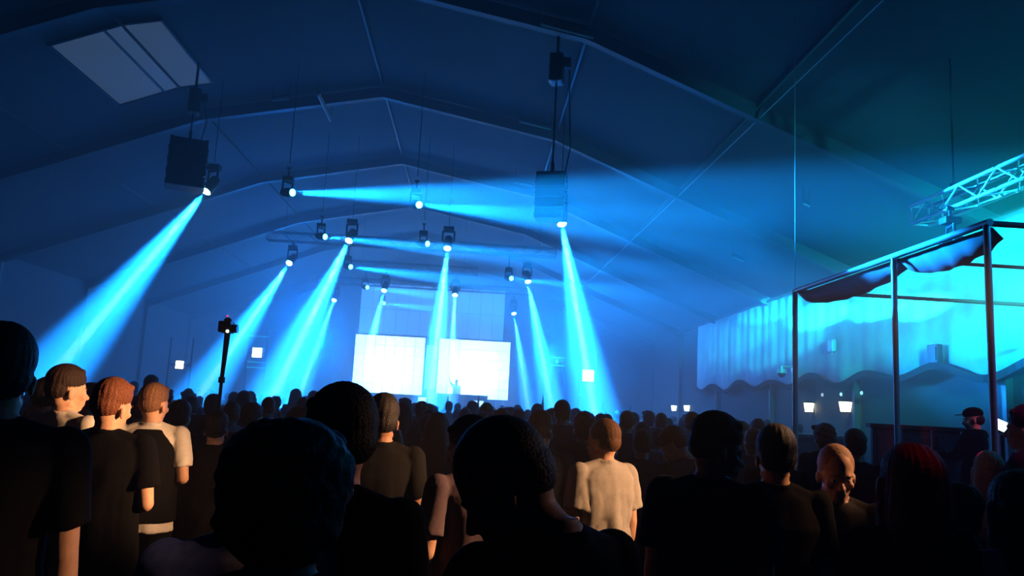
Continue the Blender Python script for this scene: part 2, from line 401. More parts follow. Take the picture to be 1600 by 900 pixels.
# bright truss at the right and its green lamp
za = 4.75
ta, tb = at_z(1441, 352, za), at_z(1600, 283, za)
ta.x = tb.x = (ta.x+tb.x)/2; tb = ta + (tb-ta)*1.7
box_truss('lighting_truss', ta, tb, 0.27, 0.026, m_alu, 'shiny aluminium box truss lit cyan above the pole frame', None, seg=0.42)
c = ta + (tb-ta)*0.5
gl = at(1558, 338, c.y+0.9)
moving_head(Vector((ta.x+.0, gl.y, za-0.5)), Vector((ta.x+4, gl.y-.8, za-0.62)), za, 'black lamp with green lens under the shiny truss', None,
            mat('green lens', (0.1, .8, .2), 0.2, emis=(0.02, 0.8, 0.12), es=3.0), 0.75)
b = MB(); q = ta + (tb-ta)*0.22 + Vector((0, 0, .27)); b.tube(q, (q.x, q.y, roof_z(q.x)-.1), .012, seg=6)
b.tube(q, q+Vector((0, 0, .12)), .05, seg=8)
tag(b.build('hanging_cable', m_alud), 'hanger with hook holding up the shiny truss', 'cable')

# delay speakers hung by hoists
def hung_speaker(px, py, Y, w, h, d, rz, label):
    c = at(px, py, Y); root = empty('hanging_speaker', (c.x, c.y, c.z), rz); tag(root, label, 'speaker')
    n = 4
    for k in range(n):
        z0 = -h/2 + h*k/n; t = (n-1-k-1.5)*0.02
        cb = MB().box((-w/2, -d/2, z0+.008), (w/2, d/2, z0+h/n-.008), bev=.015).build('speaker_cabinet', m_blackgloss, root)
        b = MB()
        for i in range(5): b.box((-w/2+.03, -d/2-.012, z0+.03+i*(h/n-.06)/5), (w/2-.03, -d/2+.0, z0+.03+(i+.6)*(h/n-.06)/5))
        b.build('grille', m_black, cb)
        for sx in (-1, 1): MB().tube((sx*(w/2+.015), -.12, z0+h/n/2), (sx*(w/2+.015), .12, z0+h/n/2), .014, seg=8).box((sx*(w/2+.008)-.01, .08, z0+.02), (sx*(w/2+.008)+.01, .16, z0+h/n-.02)).build('rigging_bar', m_black, cb)
    b = MB().box((-w/2, -d/2+.05, h/2), (-w/2+.06, d/2-.05, h/2+.08)).box((w/2-.06, -d/2+.05, h/2), (w/2, d/2-.05, h/2+.08)).box((-w/2, -.05, h/2+.05), (w/2, .05, h/2+.12))
    b.build('flying_frame', m_black, root)
    zr = roof_z(c.x)-c.z-.25
    MB().sweep([Vector((0, 0, h/2+.1)), Vector((0, 0, zr-.9))], .018).tube((0, 0, h/2+.1), (0, 0, h/2+.3), .035).build('chain', m_black, root)
    MB().box((-.13, -.16, zr-1.0), (.13, .16, zr-.45), bev=.04).tube((-.1, .0, zr-.6), (.26, 0, zr-.6), .1, seg=14).build('hoist', m_blackgloss, root)
    MB().tube((0, 0, zr-.5), (0, 0, zr+.2), .03).build('hook', m_black, root)
    MB().sweep([Vector((.2, .1, h/2)), Vector((.3, .12, h/2+.6)), Vector((.22, .1, zr-.7))], .012).build('cable', m_black, root)
    return root
hung_speaker(292, 260, 17.3, 0.78, 1.02, 0.6, 0.35, 'black speaker stack hung from hoist below the skylight')
hung_speaker(861, 311, 14.3, 0.54, 0.80, 0.42, -0.25, 'black speaker stack hung from hoist at the right, above the crowd')

# pole frame at the right
bx, bz = 4.5, 3.6
fr = empty('pole_frame', (bx, 8.9, 0)); tag(fr, 'steel pole frame standing at the right with posts and top rails', 'pole frame')
PY = [11.07, 8.37, 6.78]; XR = 9.2
def L_(x, y, z): return Vector((x-bx, y-8.9, z))
for y in PY:
    MB().tube(L_(bx, y, 0), L_(bx, y, bz), .038 if y > 10 else .03, seg=14).tube(L_(bx, y, 0), L_(bx, y, .02), .12, seg=14).build('post', m_chrome, fr, smooth=False)
MB().tube(L_(XR, PY[0], 0), L_(XR, PY[0], bz), .035).build('post', m_chrome, fr)
MB().tube(L_(XR, PY[2], 0), L_(XR, PY[2], bz), .035).build('post', m_chrome, fr)
MB().tube(L_(bx, PY[0]+.03, bz), L_(bx, PY[2]-.05, bz), .034).build('top_rail', m_chrome, fr)
MB().tube(L_(bx, PY[0], bz), L_(XR, PY[0], bz), .028).build('top_rail', m_alud, fr)
MB().tube(L_(bx, PY[2], bz), L_(XR, PY[2], bz), .028).build('top_rail', m_alud, fr)
MB().tube(L_(bx, PY[1], bz-.04), L_(XR, PY[1], bz-.04), .02).build('top_rail', m_alud, fr)
b = MB(); N = 24
for (ya, yb) in ((PY[0], PY[1]), (PY[1], PY[2])):
    A = [L_(bx+.05, ya+(yb-ya)*k/N, bz-.03) for k in range(N+1)]
    B = [L_(bx+.16+.02*math.sin(k*1.3), ya+(yb-ya)*k/N, bz-.13-.14*math.sin(PI*k/N)**.7) for k in range(N+1)]
    va, vb = [b.bm.verts.new(v) for v in A], [b.bm.verts.new(v) for v in B]
    for k in range(N): b.bm.faces.new((va[k], va[k+1], vb[k+1], vb[k]))
vo = b.build('valance', mat('grey net cloth', (0.2, 0.22, 0.24), .9), fr, smooth=True); vo.modifiers.new('s', 'SOLIDIFY').thickness = .006
# control booth and barrier inside the frame
m_booth = mat('booth panel', (0.02, 0.022, 0.03), .6)
q0, q1 = at(1360, 668, 9.6), at(1500, 672, 9.6)
bt = empty('booth_barrier', ((q0.x+q1.x)/2, 9.6, 0)); tag(bt, 'dark panelled barrier standing inside the pole frame', 'barrier')
w = (q1.x-q0.x)/3
for k in range(3):
    x = -1.5*w + k*w
    MB().box((x+.01, -.03, .04), (x+w-.01, .03, 1.74), bev=.008).box((x+.06, -.045, .12), (x+w-.06, -.03, 1.66), bev=.005).build('panel', m_booth, bt)
MB().box((-1.5*w-.03, -.06, 1.74), (1.5*w+.03, .06, 1.79)).build('rail', m_booth, bt); MB().box((-1.5*w, -.25, 0), (1.5*w, .25, .04)).build('foot_plate', m_booth, bt)
q0, q1 = at(1240, 662, 14), at(1345, 664, 14)
cb = empty('bar_counter', ((q0.x+q1.x)/2, 14.2, 0)); tag(cb, 'low dark bar counter by the right wall beyond the pole frame', 'bar counter'); w = (q1.x-q0.x)
MB().box((-w/2, -.3, 0), (w/2, .3, 1.5), bev=.01).build('body', m_booth, cb); MB().box((-w/2-.05, -.36, 1.5), (w/2+.05, .36, 1.56), bev=.01).build('worktop', m_alud, cb)
for k in range(4): MB().box((-w/2+.05+k*w/4, -.315, .1), (-w/2+(k+1)*w/4-.05, -.3, 1.4), bev=.01).build('door', m_booth, cb)
# dj style desk at far right with lit monitor
q = at(1540, 672, 8.6)
dk = empty('control_desk', (q.x, 8.7, 0)); tag(dk, 'dark control desk behind the pink-lit post', 'desk')
MB().box((-.75, -.3, 1.1), (.95, .35, 1.16), bev=.01).build('desk_top', m_booth, dk); MB().box((-.73, -.27, .15), (.93, -.24, 1.1)).build('front_panel', m_booth, dk)
for x in (-.7, .9): MB().box((x-.03, -.27, 0), (x+.03, .3, 1.1)).build('side_panel', m_booth, dk)
MB().box((-.73, -.2, .12), (.93, .8, .3)).build('riser', m_booth, dk)
mo = at(1568, 676, 8.6); mn = empty('monitor', (mo.x, 8.6, 1.16)); tag(mn, 'lit white monitor standing on the control desk', 'monitor')
hh = mo.z+.08-1.16
MB().box((-.10, -.08, 0), (.10, .08, .015)).tube((0, .02, .01), (0, .02, hh-.1), .02).build('stand', m_black, mn)
T = Matrix.Translation((0, 0, hh)) @ Matrix.Rotation(.35, 4, 'Y') @ Matrix.Rotation(-.35, 4, 'X')
MB().box((-.13, 0, -.09), (.13, .03, .06), bev=.006).build('monitor_body', m_black, mn, M=T)
MB().box((-.12, -.004, -.08), (.12, 0, .05)).build('screen', mat('lit screen', (.8, .9, .9), .3, emis=(.75, 1, .9), es=2.2), mn, M=T)

# wall fittings on the right
m_lant = mat('lantern glass', (.9, .9, .8), .3, emis=(1.0, .86, .6), es=9)
m_lantc = mat('cool lantern glass', (.9, .9, .8), .3, emis=(.8, 1, .8), es=7)
for k, (px, py, s, lb) in enumerate([(1264, 637, 1, 'left of the two larger warm wall lanterns'), (1321, 636, 1.15, 'right of the two larger warm wall lanterns'),
                       (1053, 638, 1.0, 'left of the two small pale wall lanterns further down the hall'), (1073, 638, 1.0, 'right of the two small pale wall lanterns further down the hall')]):
    p = at_x(px, py, WALLX-.13); r = empty('wall_lantern', (WALLX, p.y, p.z)); tag(r, lb, 'wall lamp', 'wall lanterns')
    w = .14*s
    MB().box((-.02, -.06, -.2), (0, .06, .05)).tube((0, 0, -.12), (-.13, 0, -.12), .012, seg=6).build('bracket', m_black, r)
    MB().tube((-.13, 0, -.12), (-.13, 0, .13), w*.75, w, seg=6).build('lamp_glass', m_lant if k < 2 else m_lantc, r)
    MB().tube((-.13, 0, .13), (-.13, 0, .2), w*1.1, .02, seg=6).build('cap', m_black, r); MB().tube((-.13, 0, -.15), (-.13, 0, -.12), .05, w*.8, seg=6).build('base', m_black, r)
for px, py, nm in ((1284, 617, 'left'), (1313, 616, 'middle'), (1345, 614, 'right')):
    p = at_x(px, py, WALLX-.03); r = MB().tube((0, 0, 0), (-.03, 0, 0), .05, .045).ball((-.03, 0, 0), (.02, .035, .035)).build('indicator_lamp', mat('dim bulb', (.8, .9, 1), .3, emis=(.5, .8, 1), es=.9))
    r.location = (WALLX, p.y, p.z); tag(r, 'tiny pale bulb on the right wall, %s of three above the lanterns' % nm, 'lamp', 'small wall bulbs')
p = at_x(1226, 578, WALLX-.6); r = empty('security_camera', (WALLX-.27, p.y, p.z)); tag(r, 'pale dome security camera on bracket on the right wall', 'security camera')
MB().box((-.04, -.1, -.05), (-.1, .1, .15)).tube((-.08, 0, .1), (-.42, 0, .1), .03).tube((-.42, 0, .12), (-.42, 0, 0), .04).build('bracket', m_alu, r)
MB().tube((-.42, 0, .02), (-.42, 0, -.1), .13, .15).build('housing', m_alu, r); MB().ball((-.42, 0, -.1), (.12, .12, .13)).build('dome', m_blackgloss, r, smooth=True)
for px, py, s, lb, mm in ((1297, 540, .11, 'small pale box fixed high on the lit wall lining', m_alu), (1457, 553, .14, 'small dark box fixed on the wall lining', m_black)):
    p = at_x(px, py, WALLX-.4); r = empty('junction_box', (WALLX-.29, p.y, p.z)); tag(r, lb, 'box')
    MB().box((-.12, -s*1.3, -s*1.4), (0, s*1.3, s*1.4), bev=.02).build('housing', mm, r); MB().box((-.135, -s, -s), (-.12, s, s)).tube((-.06, 0, -s*1.4), (-.06, 0, -s*2), .015).build('lid', mm, r)

# battens and wires under the roof
def batten(pa, pb, Y, lb):
    def onroof(px, py):
        lo_, hi_ = 5.0, 45.0
        for _ in range(50):
            md = (lo_+hi_)/2; q = at(px, py, md)
            if q.z < roof_z(q.x)-.42: lo_ = md
            else: hi_ = md
        return at(px, py, lo_)
    A, B = onroof(*pa), onroof(*pb)
    if abs(A.y-B.y) < 1.5: B.y = A.y
    r = empty('strip_light', A); tag(r, lb, 'strip light', 'unlit strip lights'); d = B-A
    MB().tube((0, 0, .08), d+Vector((0, 0, .08)), .05, seg=6).tube((0, 0, .1), (0, 0, .4), .01).tube(d+Vector((0, 0, .1)), d+Vector((0, 0, .4)), .01).build('fitting', m_alud, r)
    MB().tube((0, 0, 0), d, .022, seg=8).build('tube', mat('white tube', (.75, .78, .8), .4), r)
batten((845, 38), (925, 66), 13.8, 'unlit strip light above the right speaker, highest of the three')
batten((811, 190), (860, 206), 19.6, 'unlit strip light behind the hoist of the right speaker')
batten((806, 284), (832, 293), 25.4, 'unlit strip light just left of the right speaker')
batten((425, 158), (455, 160), 19.6, 'unlit strip light on the left roof slope near the ridge')
batten((497, 150), (516, 190), 20, 'unlit strip light running lengthwise left of the ridge')
batten((1255, 318), (1270, 320), 20, 'short unlit strip light on the right roof slope')
batten((1145, 401), (1172, 404), 20, 'unlit strip light far down the right roof slope')
def ronroof(px, py, gap=.3):
    lo_, hi_ = 3.0, 45.0
    for _ in range(50):
        md = (lo_+hi_)/2; q = at(px, py, md)
        if q.z < roof_z(q.x)-gap: lo_ = md
        else: hi_ = md
    return at(px, py, lo_)
wa, wb = ronroof(1380, 0), ronroof(920, 440)
tag(MB().tube(wa, wb, .009, seg=6).build('roof_cable', m_alu), 'long thin cable stretched under the right roof slope', 'cable')
wa = Vector((4.5, 11.07, 3.64)); q = ronroof(1234, 150); q = Vector((4.5+.05, 11.2, roof_z(4.5)-.05))
tag(MB().tube(wa, q, .006, seg=6).build('hanging_wire', m_alu), 'thin wire dropping from the roof to the corner of the pole frame', 'wire')

# ------------------------------------------------------------------ the stage
sx0, sx1 = at(520, 600, 41).x, at(830, 600, 41).x
st = empty('stage', ((sx0+sx1)/2, 42.5, 0)); tag(st, 'low stage at the far end of the hall behind the crowd', 'stage'); hw = (sx1-sx0)/2+2
MB().box((-hw, -2.2, 1.2), (hw, 3.2, 1.3)).build('deck', m_black, st)
MB().box((-hw, -2.18, 0), (hw, -2.12, 1.2)).build('skirt', m_darkcloth, st)
for k in range(6):
    for y in (-2, 0, 3): MB().tube((-hw+.3+k*(2*hw-.6)/5, y, 0), (-hw+.3+k*(2*hw-.6)/5, y, 1.2), .04).build('leg', m_alu, st)
m_ledw = mat('led wall lit white', (.8, .85, .9), .4, emis=(.55, .88, 1.0), es=3.4)
m_ledd = mat('led wall lit blue', (.3, .4, .6), .4, emis=(.3, .75, 1), es=1.4)
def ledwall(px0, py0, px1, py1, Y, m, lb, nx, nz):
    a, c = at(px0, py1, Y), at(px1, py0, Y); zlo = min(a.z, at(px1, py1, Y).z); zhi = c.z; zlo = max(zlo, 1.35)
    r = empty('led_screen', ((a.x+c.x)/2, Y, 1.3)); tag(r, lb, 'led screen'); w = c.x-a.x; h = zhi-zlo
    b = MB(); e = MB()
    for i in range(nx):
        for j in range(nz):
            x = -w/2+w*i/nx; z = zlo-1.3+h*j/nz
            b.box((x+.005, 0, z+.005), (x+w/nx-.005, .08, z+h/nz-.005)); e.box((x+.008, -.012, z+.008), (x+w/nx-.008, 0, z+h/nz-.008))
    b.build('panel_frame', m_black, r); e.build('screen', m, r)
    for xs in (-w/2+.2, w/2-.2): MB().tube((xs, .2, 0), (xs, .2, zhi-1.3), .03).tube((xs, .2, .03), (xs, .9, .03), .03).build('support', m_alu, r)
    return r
ledwall(549, 528, 665, 612, 42.0, m_ledw, 'left blown-out white led screen on the stage', 7, 6)
ledwall(681, 535, 798, 620, 42.0, m_ledw, 'right blown-out white led screen on the stage', 7, 6)
ledwall(662, 540, 685, 608, 42.6, m_ledd, 'narrow dimmer blue led screen between the two white screens', 2, 6)
ledwall(560, 455, 790, 520, 43.5, mat('bloom glow', (.3, .4, .6), .4, emis=(.16, .55, .95), es=.9), 'wide dim blue glow panel added above the stage screens as bloom', 12, 2)  # added panel, its emission stands in for bloom over the screens
dt = at(722, 628, 40.9); t = empty('dj_table', (dt.x, 40.9, 1.3)); tag(t, 'dark dj table on the stage in front of the screens', 'table')
MB().box((-1.3, -.35, .92), (1.3, .35, .98), bev=.01).build('table_top', m_black, t); MB().box((-1.28, -.33, 0), (1.28, -.3, .92)).build('front_cloth', m_darkcloth, t)
for x in (-1.2, 1.2):
    for y in (-.25, .28): MB().tube((x, y, 0), (x, y, .92), .03).build('leg', m_alu, t)
for px, lb, s in ((746, 'lit white laptop on the right of the dj table', .3), (660, 'small lit screen on a stand left of the dj table', .2)):
    p = at(px, 631 if px > 700 else 624, 40.5); r = empty('stage_monitor', (p.x, 40.4, 1.3)); tag(r, lb, 'screen'); h = p.z-1.3
    MB().box((-.15, -.15, 0), (.15, .15, .02)).tube((0, .02, 0), (0, .02, h), .02).build('stand', m_black, r)
    MB().box((-s, 0, h-s*.55), (s, .04, h+s*.55), bev=.01).build('housing', m_black, r)
    MB().box((-s*.94, -.012, h-s*.5), (s*.94, 0, h+s*.5)).build('screen', m_ledw, r)
# lamp towers left and right of the stage
def tower(px, py, Y, s, lb, bars, col):
    p = at(px, py, Y); r = empty('lamp_tower', (p.x, Y, 0)); tag(r, lb, 'lamp stand'); z = p.z
    MB().tube((-.4, 0, 0), (-.4, 0, z+1.0), .03).tube((.4, 0, 0), (.4, 0, z+1.0), .03).box((-.6, -.3, 0), (.6, .3, .04)).build('stand', m_truss, r)
    MB().box((-s*.5-.04, -.02, z-s*.5-.04), (s*.5+.04, .12, z+s*.5+.04), bev=.02).tube((-.4, .05, z), (.4, .05, z), .025).build('lamp_housing', m_black, r)
    MB().box((-s*.5, -.04, z-s*.5), (s*.5, -.02, z+s*.5), bev=.008).build('lamp_face', col, r)
    for k, dz in enumerate(bars):
        MB().tube((-.4, -.03, z+dz), (.4, -.03, z+dz), .02).build('light_bar', mat('cyan bar', (.2, .6, .7), .4, emis=(.05, .7, 1), es=1.1), r)
m_face = mat('lamp face', (.9, .95, 1), .3, emis=(.75, .95, 1), es=9); m_facew = mat('warm lamp face', (.9, .95, 1), .3, emis=(1, .97, .9), es=9)
tower(402, 551, 36, .42, 'square white lamp with cyan bars left of the stage', (.72, -.42, -.66), m_face)
tower(919, 587, 36, .5, 'square white lamp right of the stage', (-.9,), m_face)
tower(281, 570, 30, .28, 'round-looking white lamp on stand by the far left wall', (), m_facew)
tower(870, 565, 40, .12, 'tiny dim lamp between the stage and right square lamp', (.2, -.2), mat('dim face', (.3, .6, .8), .4, emis=(.1, .6, 1), es=1.2))
# camera on a pole
p0, p1 = at(345, 606, 8.5), at(349, 520, 8.5); pl = empty('camera_pole', (p0.x, 8.5, 0)); tag(pl, 'thin pole holding a camera up above the crowd at the left', 'camera stand')
dx = 0.0; zt = p1.z
MB().tube((0, 0, 0.3), (0, 0, zt-.5), .018).tube((0, 0, zt-.5), (0.01, 0, zt), .02, .032).tube((0, 0, zt-.52), (0, 0, zt-.46), .035).build('pole', m_black, pl)
for a in (0, 2.09, 4.19): MB().tube((0, 0, .5), (.35*math.cos(a), .35*math.sin(a), 0), .012).build('leg', m_black, pl)
c = MB().box((-.07, -.09, zt), (.055, .09, zt+.12), bev=.02).tube((.05, 0, zt+.05), (.11, 0, zt+.05), .045, seg=14).build('camera_body', m_blackgloss, pl)
MB().ball((0, 0, zt+.13), (.04, .04, .035)).build('viewfinder', m_black, c); MB().ball((0.02, -.092, zt+.17), .010).build('red_lamp', mat('red led', (.8, .1, .1), .4, emis=(1, .03, .08), es=2), c)
MB().ball((.035, -.09, zt+.012), .016).build('status_lamp', mat('white led', (.8, .9, .8), .4, emis=(.7, 1, .6), es=5), c)
# ------------------------------------------------------------------ people
SHOP = bpy.data.scenes.new('workshop')      # an empty scene to evaluate modifiers in; removed below
def grow(mb, voxel, smooth=4, fold=None):
    """fuses the shapes of mb into one continuous surface and returns its mesh"""
    me = mb.mesh('tmp'); o = bpy.data.objects.new('tmp', me); SHOP.collection.objects.link(o)
    r = o.modifiers.new('r', 'REMESH'); r.mode = 'VOXEL'; r.voxel_size = voxel; r.use_smooth_shade = True
    if smooth:
        s = o.modifiers.new('s', 'SMOOTH'); s.factor = 0.5; s.iterations = smooth
    vl = SHOP.view_layers[0]; vl.update(); dg = vl.depsgraph
    res = bpy.data.meshes.new_from_object(o.evaluated_get(dg)); bpy.data.objects.remove(o); bpy.data.meshes.remove(me)
    if fold:
        n = len(res.vertices); co = np.empty(n*3); no = np.empty(n*3)
        res.vertices.foreach_get('co', co); res.vertex_normals.foreach_get('vector', no)
        co = co.reshape(-1, 3); no = no.reshape(-1, 3); co += no*fold(co)[:, None]
        res.vertices.foreach_set('co', co.ravel())
    res.polygons.foreach_set('use_smooth', [True]*len(res.polygons))
    return res
def cloth_fold(amp, seed):
    def f(co):
        x, y, z = co[:, 0], co[:, 1], co[:, 2]; s = seed*1.7
        a = np.sin(42*x-9*z+s+2.4*np.sin(5*z+3*y+s)) + .7*np.sin(19*z+24*x+s*2+2*np.sin(9*y+s)) + .6*np.sin(38*y+15*z+s*3+1.5*np.sin(7*x)) + .35*np.sin(60*z+20*y-30*x+s)
        w = np.clip((1.42-z)/.25, .25, 1)
        return amp*w*(np.clip(a, -.4, 3)*.5+.1)
    return f
def hair_fold(amp, seed, curl):
    def f(co):
        x, y, z = co[:, 0], co[:, 1], co[:, 2]
        if curl: a = np.sin(95*x+3*np.sin(60*z+seed))*np.sin(90*y+2*np.sin(70*x))+np.sin(110*z+40*x+seed)*.7
        else:
            t = np.arctan2(x, -y); a = np.sin(38*t+seed+9*z+3*np.sin(13*z+4*t))+.6*np.sin(71*t-14*z+seed*2+2*np.sin(21*z))
        return amp*a*.5
    return f
SKIN = [mat('skin fair', (.62, .36, .25), .55, nscale=30, namt=.08), mat('skin tan', (.48, .26, .17), .55, nscale=30, namt=.08), mat('skin brown', (.24, .12, .075), .55, nscale=30, namt=.08)]
def cloth(name, c): return mat('cloth '+name, c, .95, spec=.06, nscale=60, namt=.06, bump=.05)
def hairm(name, c): return mat('hair '+name, c, .6, spec=.2, nscale=140, namt=.4, bump=.35)
H_BLACK, H_DARK, H_BROWN = hairm('black', (.010, .008, .008)), hairm('dark brown', (.028, .016, .011)), hairm('brown', (.10, .045, .02))
H_RED, H_BLOND, H_FAIR = hairm('auburn', (.16, .028, .012)), hairm('blond', (.55, .38, .2)), hairm('fair stubble', (.35, .2, .11))
C_BLACK, C_NAVY, C_WHITE, C_GREY = cloth('black', (.0045, .0045, .005)), cloth('navy', (.012, .016, .03)), cloth('white', (.62, .6, .57)), cloth('grey', (.34, .32, .30))
C_DGREY, C_PLUM, C_BLUE, C_JEAN = cloth('dark grey', (.05, .047, .045)), cloth('dusty plum', (.14, .10, .13)), cloth('pale blue', (.3, .42, .5)), cloth('denim', (.03, .045, .09))
M_SHOE = mat('shoe', (.03, .03, .03), .5); M_EYE = mat('eye', (.5, .48, .46), .2); M_IRIS = mat('iris', (.03, .02, .015), .2)

def head_matrix(P):
    """neck joint at (0,-.01,1.49); yaw left positive, pitch down positive, tilt right positive"""
    y, p, t = [math.radians(v) for v in P.get('head', (0, 0, 0))]
    fwd = math.sin(max(0, p)); dz = -.02*fwd; dx = -math.sin(y)*.06*fwd; fwd *= .06*math.cos(y)
    return Matrix.Translation((dx, -.015+fwd, 1.485+dz)) @ Matrix.Rotation(y, 4, 'Z') @ Matrix.Rotation(-p, 4, 'X') @ Matrix.Rotation(t, 4, 'Y')
ARMS = {   # elbow direction, forearm direction (for the right arm, x outwards), finger curl
 'down': ((.10, -.05, -1), (.03, .22, -1), .5), 'bent': ((.18, -.1, -1), (-.25, .9, -.15), .8), 'drink': ((.25, .35, -.9), (-.55, .35, .9), 1.1),
 'up': ((.45, .25, .8), (.05, .15, 1), .3), 'phone': ((.2, .75, -.35), (-.3, .6, .8), 1.0), 'point': ((.5, .4, .6), (.25, .25, 1), .9),
 'fwd': ((.15, .4, -.85), (-.15, .95, .05), .7), 'pocket': ((.32, -.2, -.95), (-.25, .35, -1), .9), 'chest': ((.3, .15, -.9), (-.85, .55, .35), .9),
}
def arm_points(side, spec):
    u, f, curl = ARMS[spec] if isinstance(spec, str) else spec
    S = Vector((.178*side, -.015, 1.415)); u = Vector((u[0]*side, u[1], u[2])).normalized(); f = Vector((f[0]*side, f[1], f[2])).normalized()
    E = S + u*.285; W = E + f*.25; return S, E, W, u, f, curl
def hand(mb, W, f, side, curl, fine, M):
    """palm, four fingers of unequal length bent at the knuckles, and a thumb from the side of the palm"""
    inw = Vector((-side, 0.25, 0)); inw = (inw - f*inw.dot(f)).normalized(); acr = f.cross(inw).normalized()
    if acr.dot(Vector((0, 1, .3))) < 0: acr = -acr
    K = W + f*.09
    for k in range(4):
        o = acr*((1.5-k)*.019)
        mb.limb(W+f*.02+o*.55, K+o, .015, .0115, 8, M)
    for k, L in enumerate((.074, .083, .077, .060)):
        o = acr*((1.5-k)*.0205); p = K + o; d = f.copy(); r = .0095 if k < 3 else .0085
        for j, (fr, c) in enumerate(((.45, .35), (.30, .65), (.25, .5))):
            a = curl*c; d = (d*math.cos(a) + inw*math.sin(a)).normalized(); q = p + d*L*fr
            mb.limb(p, q, r, r*.92, 8, M); p = q; r *= .92
    t0 = W + f*.028 + acr*.024; d = (f*.65+acr*.65+inw*.35*(1+curl*.4)).normalized(); t1 = t0 + d*.045; d2 = (f*.85+acr*.15+inw*.45*(1+curl*.4)).normalized()
    mb.limb(t0, t1, .0135, .011, 8, M); mb.limb(t1, t1+d2*.03, .011, .0095, 8, M)
def make_body(P, voxel, fine):
    b = MB(); g = P.get('girth', 1.0); fem = P.get('fem', False); HM = head_matrix(P); BM = Matrix.Identity(4)
    sw = .93 if fem else 1.0
    b.loft([(0, 0, .84, .13*g, .09*g), (0, -.005, .93, .165*g, .112*g), (0, 0, 1.0, .155*g, .105*g), (0, .005, 1.10, (.125 if fem else .142)*g, .095*g), (0, .005, 1.2, .145*g*sw, .105*g),
            (0, 0, 1.3, .165*g*sw, .112*g), (0, -.01, 1.38, .168*sw, .09), (0, -.015, 1.43, .128*sw, .07), (0, -.015, 1.465, .07, .06)], M=BM)
    if fem:
        for s in (-1, 1): b.ball((s*.07, .09, 1.27), (.058, .055, .06))
    b.tube((0, -.02, 1.42), (0, -.012, 1.50), .062, .056, 16)
    nk = HM @ Vector((0, -.012, .05)); b.limb((0, -.02, 1.45), nk, .058, .056)
    for s in (-1, 1): b.limb((s*.045, -.03, 1.455), (s*.15*sw, -.02, 1.408), .038, .042)
    # head
    def hb(c, r): b.ball(c, r, HM, seg=20 if fine else 14)
    hb((0, -.012, .145), (.076, .097, .094)); hb((0, .01, .115), (.068, .082, .085)); hb((0, .03, .065), (.055, .06, .068)); hb((0, -.03, .07), (.056, .055, .06))
    hb((0, .058, .017), (.030, .028, .024)); b.limb((-.045, .0, .035), (-.012, .062, .012), .02, .018, 10, HM); b.limb((.045, .0, .035), (.012, .062, .012), .02, .018, 10, HM)
    b.limb((-.034, .076, .117), (.034, .076, .117), .013, .013, 10, HM)
    b.limb((0, .085, .105), (0, .110, .070), .0085, .0125, 10, HM); hb((.011, .098, .066), (.009, .011, .008)); hb((-.011, .098, .066), (.009, .011, .008))
    for s in (-1, 1):
        hb((s*.042, .062, .078), (.022, .022, .018))
        hb((s*.078, -.008, .085), (.009, .019, .031)); hb((s*.083, -.014, .096), (.006, .015, .016))
    b.limb((-.020, .088, .043), (.020, .088, .043), .0075, .0075, 8, HM); b.limb((-.016, .086, .033), (.016, .086, .033), .0085, .0085, 8, HM)
    # arms and hands
    for s, spec in ((-1, P.get('armL', 'down')), (1, P.get('armR', 'down'))):
        S, E, W, u, f, curl = arm_points(s, spec)
        if fem: S.x *= .92; E.x -= s*.014; W.x -= s*.014
        k = .86 if fem else P.get('armk', 1.0)
        b.limb(S+Vector((0, 0, -.012)), S+u*.06, .049*k, .049*k); b.limb(S+u*.05, E, .048*k, .037*k); b.limb(E, E+f*.09, .038*k, .041*k); b.limb(E+f*.09, W, .041*k, .026*k)
        b.limb(W, W+f*.03, .026*k, .024*k); hand(b, W, f, s, curl, fine, None)
    # legs and feet
    for s in (-1, 1):
        x = s*.092; kx = s*(.10+P.get('stance', .02))
        b.limb((x, 0, .88), (kx, .012, .49), .086*g, .055); b.limb((kx, .012, .49), (kx, -.012, .36), .054, .056); b.limb((kx, -.012, .36), (kx+s*.01, -.02, .09), .056, .036)
        b.limb((kx+s*.01, -.03, .045), (kx+s*.03, .12, .032), .036, .030)
    return grow(b, voxel, 3 if fine else 2), HM
